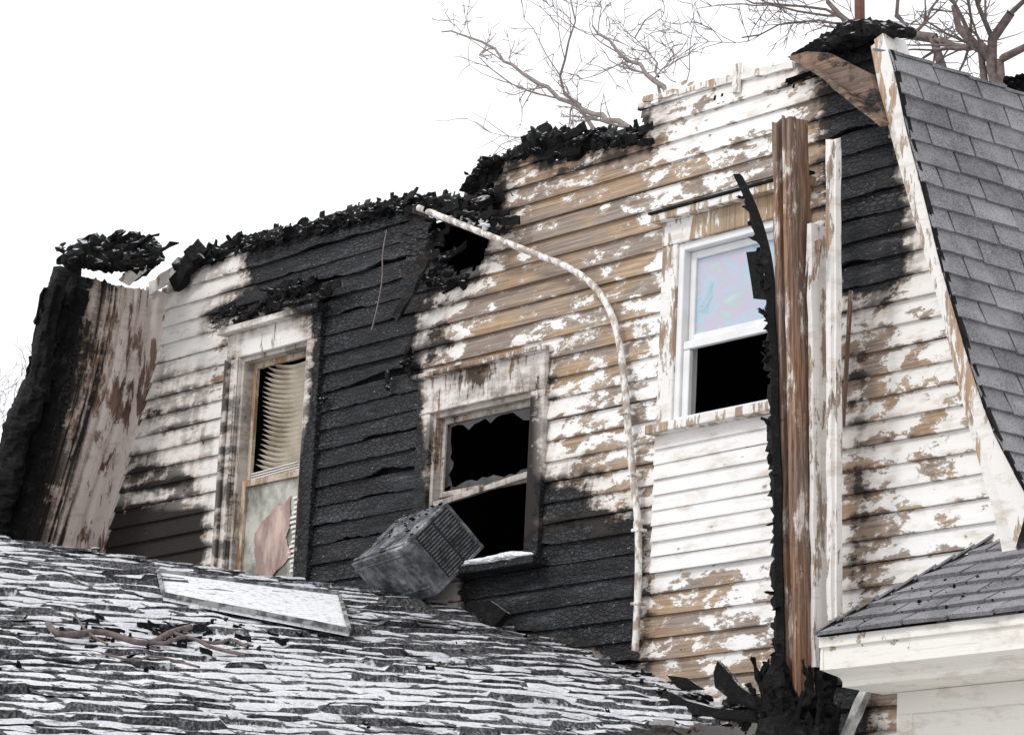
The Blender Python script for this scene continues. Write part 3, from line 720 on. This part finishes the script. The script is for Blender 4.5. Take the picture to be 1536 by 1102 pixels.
pb=P(1217,1000,-.42); pt=P(1210,325,-.42)
post_profile('split_casing',pb,pt,[(0,0),(.03,0),(.032,.05),(.028,.055),(.032,.11),(0,.11)],M_wbrd,jag=.35,wob=.014)
pb=P(1240,930,-.40); pt=P(1238,204,-.40)
post_profile('white_corner_board',pb,pt,[(0,0),(.035,0),(.04,.02),(.055,.02),(.055,.06),(.0,.06)],M_wbrd,jag=.03,wob=.010)
mb=MB(); mb.bar(P(1264,640,-.1),P(1276,436,-.1),.015,.02,seg=6,jit=.002)
mb.bar(P(1228,360,-.46),P(1222,420,-.46),.03,.01,seg=4,jit=.006); mb.out('loose_lath',M_post,POST)
mb=MB()
path=[(1104,262),(1122,300),(1138,345),(1150,400),(1156,480),(1161,560),(1162,640),(1166,720),(1166,800),(1168,880),(1170,960),(1172,1060),(1176,1130)]
rr=resample([P(u,v,-.52) for u,v in path],.02)
vs=[];fs=[];
for i,p in enumerate(rr):
    k=i/len(rr); w=.012+.042*min(1,k*6); jl=w*(1+1.9*(float(fbm(i*.14,1,3,4))-.5)+random.uniform(-.35,.35)); 
    vs+=[(p.x-jl,p.y+.02*random.random(),p.z+random.uniform(-.02,.02)),(p.x-.005,p.y-.02,p.z),(p.x+.03,p.y,p.z),(p.x,p.y+.05,p.z)]
for i in range(len(rr)-1):
    for j in range(4): a=i*4+j;q2=i*4+(j+1)%4; fs.append((a,q2,q2+4,a+4))
mb.add(vs,fs)
for i in range(26):
    p=random.choice(rr[4:60]); mb.bar(p,p+Vector((random.uniform(-.10,-.02),0,random.uniform(.03,.12))),.03,.01,seg=3,jit=.006,w2=.004)
for i in range(60):
    p=random.choice(rr[8:]); mb.shard(p+Vector((random.uniform(-.05,.0),random.uniform(-.03,.03),0)),random.uniform(.02,.06),.6,.3)
mb.add([P(1119,378,-.5),P(1142,376,-.5),P(1150,450,-.5),P(1130,448,-.5),P(1126,420,-.5)],[(0,1,2,3,4)])
mb.rope([P(1165,980,-.55),P(1168,1040,-.55),P(1178,1120,-.55)],[.04,.07,.10],41,amp=.5)
mb.rope([P(1228,950,-.35),P(1235,1020,-.35),P(1232,1120,-.35)],[.04,.10,.13],42,amp=.5)
mb.rope([P(1140,1090,-.6),P(1170,1102,-.6),P(1240,1110,-.5)],[.05,.08,.08],43,amp=.5)
for i in range(44):
    a=P(random.uniform(1142,1245),1060+random.gauss(20,25),-.5+random.uniform(-.1,.1)); mb.bar(a,a+Vector((random.uniform(-.08,.08),random.uniform(-.1,.1),random.uniform(.05,.28))),random.uniform(.02,.06),.015,seg=5,jit=.010,w2=.01)
for i in range(30): mb.shard(P(random.uniform(1140,1250),1070+random.gauss(15,24),-.5+random.uniform(-.1,.1)),random.uniform(.04,.10),.2)
mb.out('charred_board',M_charp,POST)
DS=empty('fallen_downspout')
mb=MB(); mb.bar(P(1306,1020,-.3),P(1262,1120,-.45),.05,.04,side=Vector((1,0,0)),seg=6,jit=.003); mb.out('metal_strip',simple('zinc',(.2,.19,.18),(.6,.6,.6),(15,15,15),.5,.2),DS)
mb=MB(); 
for i in range(8): mb.shard(P(1296+random.uniform(-5,10),1026+random.uniform(-4,10),-.3),.06,.2)
mb.out('strip_char',M_charp,DS)

# ---------------------------------------------------------------- bay roof and cornice (right)
Lc=P(1224,952,-.72); A=P(1484,814,0); zE=Lc.z; sl=Vector((0,.72,A.z-zE)); Ls_=sl.length
nC=int(Ls_/.115); cvb=[Vector((Lc.x,-.72,zE))+sl*(i/nC) for i in range(nC+1)]
shingles('bay_roof_shingles',cvb,(1,0,0),0,3.0,.30,M_sh,amin=lambda k:(A.x-Lc.x)*k/nC)
mb=MB(); mb.add([Lc+Vector((0,0,-.006)),Lc+Vector((3,0,-.006)),A+Vector((2.5,0,-.006)),A+Vector((0,0,-.006)),Vector((Lc.x,0,zE-.006))],[(0,1,2,3),(0,3,4)]); mb.out('bay_roof_deck',M_charp)
mb=MB(); d=A-Lc
for i in range(9): mb.bar(Lc+d*(i/9)+Vector((0,0,.012)),Lc+d*((i+1.15)/9)+Vector((0,0,.026)),.09,.01,side=Vector((1,-.6,.2)),bid=random.random())
mb.out('bay_hip_caps',M_sh)
mb=MB()
for i in range(60): t=random.random(); mb.shard(Lc+Vector((t*1.2,-.0,.02))+sl*random.random()*.5,random.uniform(.008,.022),-.2,.4)
mb.out('bay_roof_embers',M_charp)
mb=MB(); xa,xb=Lc.x+.0,Lc.x+3
prf=[(-.70,zE-.01),(-.70,zE-.06),(-.685,zE-.065),(-.68,zE-.17),(-.60,zE-.20),(-.58,zE-.22),(-.58,zE-.245),(-.30,zE-.25)]
vs=[];fs=[];NX=40
for i in range(NX+1):
    x=xa+(xb-xa)*i/NX; vs+=[(x+(.0 if y<-.6 else .05),y,z) for y,z in prf]
for i in range(NX):
    for j in range(len(prf)-1): a=i*len(prf)+j; fs.append((a,a+len(prf),a+len(prf)+1,a+1))
mb.add(vs,fs); mb.box(xa+.002,xa+.02,-.69,0,zE-.17,zE-.01); mb.out('bay_cornice',M_cream)
mb=MB(); xw=P(1352,1020,-.3).x; mb.box(xw,xb,-.30,-.02,0,zE-.24); mb.box(xw-.012,xw+.09,-.315,-.28,0,zE-.25)
mb.box(xw+.0,xb,-.325,-.28,zE-.36,zE-.252); mb.out('bay_wall',M_cream)

# ---------------------------------------------------------------- lower snowy roof
al=math.atan2(.22,.975); g2=np.array([math.sin(al),math.cos(al)]); g1=np.array([math.cos(al),-math.sin(al)])
snow=[];EX=.17
fr=[0.0,.12,.3,.5,.7,.86,.96,1.0]
tt=np.arange(-7.5,2.6,.03); rows=[]
s0=-3.4
for k in range(54):
    tw=.24 
    ofs=vn(np.array([k*1.7]),np.array([0.]),2)[0]*tw; cell=(tt+ofs)/tw; cell=cell+(vn(np.floor(cell),np.full(len(tt),k*.9),5)-.5)*.5; idx=np.floor(cell)
    lf=.014+.050*vn(idx*1.37+.5,np.full(len(tt),k*2.91+.5),4)**2.5
    miss=vn(idx*3.1+.5,np.full(len(tt),k*1.9+.5),14)
    for f in fr:
        s=s0+(k+f)*EX
        sag=(fbm(tt*1.0,np.full(len(tt),k*.5),6,3)-.5)*.09
        sw=s+sag+ (vn(idx*2.3+.5,np.full(len(tt),k*1.1+.5),9)-.5)*.08*(f>.5)+(fbm(tt*8,np.full(len(tt),k*2.2),21,2)-.5)*.04*(f>.8)
        x=g1[0]*sw+g2[0]*tt; y=g1[1]*sw+g2[1]*tt
        h=f**1.3*lf+(fbm(tt*6,np.full(len(tt),s*6),3,3)-.5)*.03+(fbm(tt*.7,np.full(len(tt),s*.7),3,2)-.5)*.06
        if f==0.0: h=h-.004
        fc=cell%1
        big=fbm(tt*.8+3,np.full(len(tt),s*.8),12,3)
        sn=.88+1.3*(big-.5)+1.2*(fbm(tt*7,np.full(len(tt),k*4.3+f*1.5),15,4)-.5)+.45*(miss-.5)
        sn=sn+(.06 if f<.7 else 0)
        sn=np.where((fc<.16)&(f>.2),sn-.75,sn)
        if f>=.99: sn=sn*.3-.05
        if f==0.0: sn=sn*.5
        near=np.clip(1-(-y)/2.2,0,1)*np.clip((x+.6)/.6,0,1); sn=sn-.12*near
        h=h+np.clip(sn-.3,0,.7)*.020*(f<.95)
        rows.append(np.stack([x,y,RZ(x,y)+h],1)); snow.append(sn)
V=np.concatenate(rows); S=np.concatenate(snow); nx=len(tt); nr=len(rows)
ii,jj=np.meshgrid(np.arange(nr-1),np.arange(nx-1),indexing='ij'); a=(ii*nx+jj).ravel()
ce=(V[a]+V[a+nx+1])/2; cx,cy=ce[:,0],ce[:,1]
ridge=(cx+.72)-(cy/2.07*1.58)
nz=(fbm(cx*4,cy*4,2,3)-.5)
keep=(ridge>0)&(cy<-.015)&(cx-2.32+nz*.12< -.35*cy)
a=a[keep]; Fq=np.stack([a,a+1,a+nx+1,a+nx],1)
mk('snowy_lower_roof',V,Fq,M_snroof,HOUSE,{'snow':S})
mb=MB(); rd=Vector((-1.58,-2.07,RZ(-2.30,-2.07)-4.69))
mb.add([Vector((-.72,0,4.66)),Vector((-.72,0,4.66))+rd*3.2,Vector((-.72,0,4.66))+rd*3.2+Vector((-3.5,1,-1.6)),Vector((-4.6,0,3.6))],[(0,1,2,3)]); mb.out('lower_roof_far_slope',M_snroof,extra={'snow':[.5]*4})
mb=MB(); mb.prism([(-4.4,0),(2.1,0),(2.1,3.3),(-.7,4.1),(-4.4,3.3)],-3.2,-.05); mb.out('lower_wing_wall',M_cream)
mb=MB()
for i in range(26):
    p=Vector((-.72,0,4.69))+rd*(i*.11); q_=Vector((-.72,0,4.69))+rd*(i*.11+.12)
    mb.bar(p+Vector((.02,-.02,.025)),q_+Vector((.02,-.02,.012)),.16,.012,side=Vector((1,-.4,-.2)),jit=.008)
mb.out('ridge_caps',M_snroof,extra={'snow':[.45]*len(mb.v)})
mb=MB()
for i in range(230):
    k=random.random()**.8; u=690+k*450; v=888+(u-690)*.405; mb.shard(RP(u,v+abs(random.gauss(4,18)),.01),random.uniform(.02,.08),-.4,.4)
for i in range(26):
    k=random.random(); u=700+k*420; v=890+(u-690)*.405+random.uniform(0,14); p=RP(u,v,.03); mb.bar(p,p+Vector((random.uniform(.08,.3),random.uniform(-.1,.05),random.uniform(-.10,-.01))),random.uniform(.02,.06),.015,side=Vector((0,1,0)),seg=5,jit=.012)
for c_ in range(26):      # clustered embers below the burnt wall
    u0=random.uniform(580,1100); v0=905+(u0-600)*.33+random.random()**1.3*180
    for i in range(random.randint(3,16)): mb.shard(RP(u0+random.gauss(0,22),v0+random.gauss(0,7),.012),random.uniform(.01,.055)*random.uniform(.5,1.2),-.5,.3)
for c_ in range(22):
    u0=random.uniform(0,760); v0=845+u0*.12+random.uniform(20,235)
    for i in range(random.randint(2,9)): mb.shard(RP(u0+random.gauss(0,20),v0+random.gauss(0,5),.02),random.uniform(.01,.035),-.5,.3)
for i in range(70):
    u=random.gauss(250,90); v=962+random.gauss(0,14); p=RP(u,v,.03); mb.bar(p,p+Vector((random.uniform(-.08,.08),random.uniform(-.12,.12),random.uniform(-.01,.02))),random.uniform(.008,.03),.01,side=Vector((0,0,1)),seg=3,jit=.005)
def slab(pts,y,h=.0):
    b=[P(u,v,y) for u,v in pts]; n=len(b); bb=[p+Vector((.0,.04,-.01)) for p in b]; mb.add(b+bb,[tuple(range(n)),tuple(range(2*n-1,n-1,-1))]+[(i,i+n,(i+1)%n+n,(i+1)%n) for i in range(n)])
slab([(1072,1030),(1070,1008),(1076,990),(1090,1005),(1108,1028),(1135,1046),(1138,1062),(1100,1052)],-.35)
slab([(975,1060),(1000,1035),(1030,1050),(1075,1062),(1130,1066),(1140,1080),(1060,1075),(1010,1080)],-.5)
slab([(1000,1012),(1030,1016),(1050,1030),(1015,1030)],-.3)
slab([(700,905),(735,900),(760,918),(742,938),(715,925)],-.15)
mb.out('char_rubble',M_char,empty('roof_rubble'))
PN=empty('fallen_window_panel'); mb=MB(); c=[RP(u,v,.06) for u,v in [(236,873),(508,907),(523,962),(244,908)]]
mb.add(c+[p+Vector((0,0,-.03)) for p in c],[(0,1,2,3),(7,6,5,4),(0,4,5,1),(1,5,6,2),(2,6,7,3),(3,7,4,0)]); mb.out('snowy_pane',M_snow,PN)
mb=MB()
for i in range(4): mb.bar(c[i]+Vector((0,0,.004)),c[(i+1)%4]+Vector((0,0,.004)),.022,.028,side=Vector((.9,-.3,-.2)),seg=10,jit=.002)
mb.out('panel_frame',simple('old_frame',(.06,.06,.06),(.30,.30,.30),(12,12,12),.7,thr=8),PN)
BR=empty('fallen_branch')
def tw(pts,r,name): tube(name,[RP(u,v,.07) for u,v in pts],r,M_barkd,BR)
tw([(70,955),(90,972),(150,968),(215,985),(255,968),(290,958)],.016,'branch_main'); tw([(190,980),(240,985),(280,975),(320,992),(380,1005)],.010,'branch_side'); tw([(255,968),(320,985),(345,978),(372,992)],.008,'branch_twig'); tw([(110,940),(130,968),(165,990)],.006,'branch_fork'); tw([(150,1000),(200,1012),(230,1005),(300,1022)],.006,'branch_low')

# ---------------------------------------------------------------- air conditioner
AC=empty('air_conditioner')
O=P(600,822,-.50)
def cw(a,b,c): v=Vector((a*.62436-b*.14565-c*.7674,a*.77971+b*.17498+c*.60116,a*.04674-b*.97375+c*.2228)); return v
e1=cw(68,-67,49).normalized(); e2=cw(-83,35,163); e2=(e2-e1*e2.dot(e1)).normalized(); e3=e1.cross(e2); 
if e3.z>0: e3=-e3
LA,LB,LCc=.43,.72,.36
def acb(mb,a0,a1,b0,b1,c0,c1,bid=0):
    vs=[O+e1*a+e2*b+e3*c for c in (c0,c1) for (a,b) in ((a0,b0),(a1,b0),(a1,b1),(a0,b1))]
    mb.add(vs,[(0,1,2,3),(7,6,5,4),(0,4,5,1),(1,5,6,2),(2,6,7,3),(3,7,4,0)],bid)
mb=MB(); acb(mb,.012,LA-.012,.012,LB-.012,.012,LCc-.012); ob=mb.out('casing_body',simple('ac_inside',(.01,.01,.012),(.03,.03,.03)),AC)
mb=MB()
t=.022
acb(mb,0,LA,0,t,0,t);acb(mb,0,LA,0,t,LCc-t,LCc);acb(mb,0,t,0,t,t,LCc-t);acb(mb,LA-t,LA,0,t,t,LCc-t)
acb(mb,0,LA,t,LB,0,.008)
acb(mb,0,.008,t,LB,.0082,LCc)
acb(mb,.008,LA,LB-.01,LB,.0082,LCc); acb(mb,.0,LA,t,LB,LCc-.004,LCc+.004)
acb(mb,.008,.12,.002,.010,t,LCc-t)
for b_ in (.2,.4,.6): acb(mb,.01,LA-.01,b_,b_+.012,-.006,0)
acb(mb,.03,.05,0,LB,-.012,-.001); acb(mb,-.008,0,t,LB,.04,.055); acb(mb,-.008,0,t,LB,LCc-.07,LCc-.055)
mb.out('sheet_metal_case',M_ac,AC,bevel=.003)
mb=MB()
for i in range(15):
    c_=t+.012+i*(LCc-2*t-.01)/15
    for (a0,a1) in ((.13,.26),(.275,LA-t)): acb(mb,a0,a1,.001,.012,c_,c_+.010)
for i in range(9): acb(mb,.025+i*.011,.030+i*.011,-.002,.004,.05,LCc-.05)
mb.out('louvres',simple('ac_louvre',(.02,.02,.022),(.18,.19,.20),(20,20,20),.5),AC)
mb=MB()
for i in range(36): mb.shard(O+e1*(LA*random.random()**.6)+e2*random.uniform(0,LB)+Vector((0,0,.01)),random.uniform(.012,.04),-.3,.3)
mb.out('debris_on_top',M_char,AC)

# ---------------------------------------------------------------- bare trees
def tree(name,limbs,y,mat,seed,trunk=None,minr=.004,dens=1.0):
    r_=random.Random(seed); c=bpy.data.curves.new(name,'CURVE'); c.dimensions='3D'; c.bevel_depth=1.0; c.bevel_resolution=0
    def sp(pts,r0,r1):
        s=c.splines.new('POLY'); s.points.add(len(pts)-1)
        for i,p in enumerate(pts): s.points[i].co=(p.x,p.y,p.z,1); s.points[i].radius=r0+(r1-r0)*i/(len(pts)-1)
    def grow(p,d,L,r,lev):
        pts=[p.copy()]; n=max(3,int(L/.14)); dd=d.copy()
        for i in range(n):
            dd=(dd+Vector((r_.uniform(-.3,.3),r_.uniform(-.3,.3),r_.uniform(-.24,.30)))).normalized(); p=p+dd*(L/n); pts.append(p.copy())
        sp(pts,r,r*.45)
        if lev>0:
            for i in range(1,n+1):
                for _ in range(2):
                    if r_.random()<.55*dens:
                        nd=(dd+Vector((r_.uniform(-1,1),r_.uniform(-.8,.8),r_.uniform(-.7,.9)))).normalized(); grow(pts[i],nd,L*r_.uniform(.3,.6),max(minr,r*.5),lev-1)
    for L,r0,r1,lev in limbs:
        pts=resample([P(u,v,y+dy) for u,v,dy in L],.25); 
        pts=[p+Vector((r_.uniform(-.03,.03),0,r_.uniform(-.03,.03))) for p in pts]; sp(pts,r0,r1)
        for i in range(1,len(pts)):
            if r_.random()<.75*dens:
                d=(pts[i]-pts[i-1]).normalized(); nd=(d+Vector((r_.uniform(-1,1),r_.uniform(-.7,.7),r_.uniform(-.7,.9)))).normalized()
                k=i/len(pts); grow(pts[i],nd,r_.uniform(.4,1.1),max(minr,(r0+(r1-r0)*k)*.45),lev)
    if trunk:
        a=P(*trunk,y); b=Vector((a.x+.4,y,0)); sp([b,b.lerp(a,.5)+Vector((.1,.1,0)),a],.3,.12)
        for L,r0,r1,lev in limbs:
            u,v,dy=L[0]; q2=P(u,v,y+dy); sp([a,a.lerp(q2,.5)+Vector((0,0,-.1)),q2],.12,r0)
    c.materials.append(mat); o=bpy.data.objects.new(name,c); sc.collection.objects.link(o); return o
tree('bare_tree',[
 ([(960,215,0),(930,188,0),(868,160,.3),(820,132,.3),(760,92,.5),(715,62,.5),(655,46,.6)],.034,.008,2),
 ([(868,160,.3),(838,120,.2),(850,80,0),(862,30,0),(850,-20,0)],.018,.007,2),
 ([(1010,160,0),(985,120,0),(945,92,.2),(915,62,.2),(885,35,.3)],.032,.009,2),
 ([(985,120,0),(978,80,.4),(950,50,.4),(995,10,.4)],.016,.006,2),
 ([(1040,150,0),(1020,120,-.3),(1000,128,-.3)],.016,.006,2),
 ([(870,215,0),(820,196,.3),(770,212,.4),(742,225,.4)],.010,.005,1),
],9,M_bark,5,trunk=(1060,420),dens=.9,minr=.0042)
tree('bare_tree',[
 ([(1500,140,0),(1488,85,0),(1500,40,0),(1530,-10,0)],.07,.05,2),
 ([(1488,85,0),(1455,60,0),(1432,30,0),(1425,-20,0)],.05,.03,2),
 ([(1470,72,0),(1400,60,.3),(1350,30,.3),(1345,-20,.3)],.03,.018,2),
 ([(1400,58,.3),(1330,50,.3),(1262,28,.3),(1225,-10,.3)],.045,.022,2),
 ([(1310,40,.2),(1250,30,.2),(1180,36,.2),(1110,60,.2)],.013,.007,2),
 ([(1262,28,.3),(1210,12,.3),(1150,8,.3),(1100,-10,.3)],.013,.007,2),
 ([(1500,90,0),(1545,60,0),(1580,20,0)],.04,.03,2),
],7,M_barkd,9,trunk=(1520,420),dens=1.0,minr=.0038)
tree('bare_tree',[
 ([(-20,720,0),(2,680,0),(15,630,0),(22,580,0)],.02,.006,2),
 ([(-40,700,0),(-10,640,0),(5,600,0)],.02,.006,2),
],12,M_bark,3,trunk=(-60,900))

mb=MB(); mb.add([(-600,-600,0),(600,-600,0),(600,600,0),(-600,600,0)],[(0,1,2,3)]); mb.out('ground',M_ground,None)

# ---------------------------------------------------------------- light
EL=math.radians(48)
sd=Vector((-.18,-.80,0)).normalized()
sd=Vector((sd.x*math.cos(EL),sd.y*math.cos(EL),math.sin(EL)))
l=bpy.data.lights.new('sun','SUN'); l.energy=1.4; l.angle=math.radians(12); l.color=(1,.98,.95); lo=bpy.data.objects.new('sun',l); sc.collection.objects.link(lo)
lo.rotation_euler=sd.to_track_quat('Z','Y').to_euler()
w=bpy.data.worlds.new('World'); sc.world=w; w.use_nodes=True; nt=w.node_tree; nt.nodes.clear()
out=nt.nodes.new('ShaderNodeOutputWorld'); bg=nt.nodes.new('ShaderNodeBackground'); sky=nt.nodes.new('ShaderNodeTexSky'); sky.sky_type='NISHITA'; sky.sun_disc=False
sky.sun_elevation=EL; sky.sun_rotation=math.atan2(sd.x,sd.y); 
mx=nt.nodes.new('ShaderNodeMixRGB'); mx.inputs[0].default_value=.92; mx.inputs[2].default_value=(12.5,12.6,12.9,1)
nt.links.new(sky.outputs[0],mx.inputs[1]); nt.links.new(mx.outputs[0],bg.inputs[0]); bg.inputs[1].default_value=.1; nt.links.new(bg.outputs[0],out.inputs[0])
sc.view_settings.view_transform='Standard'; sc.view_settings.look='None'; sc.view_settings.exposure=0
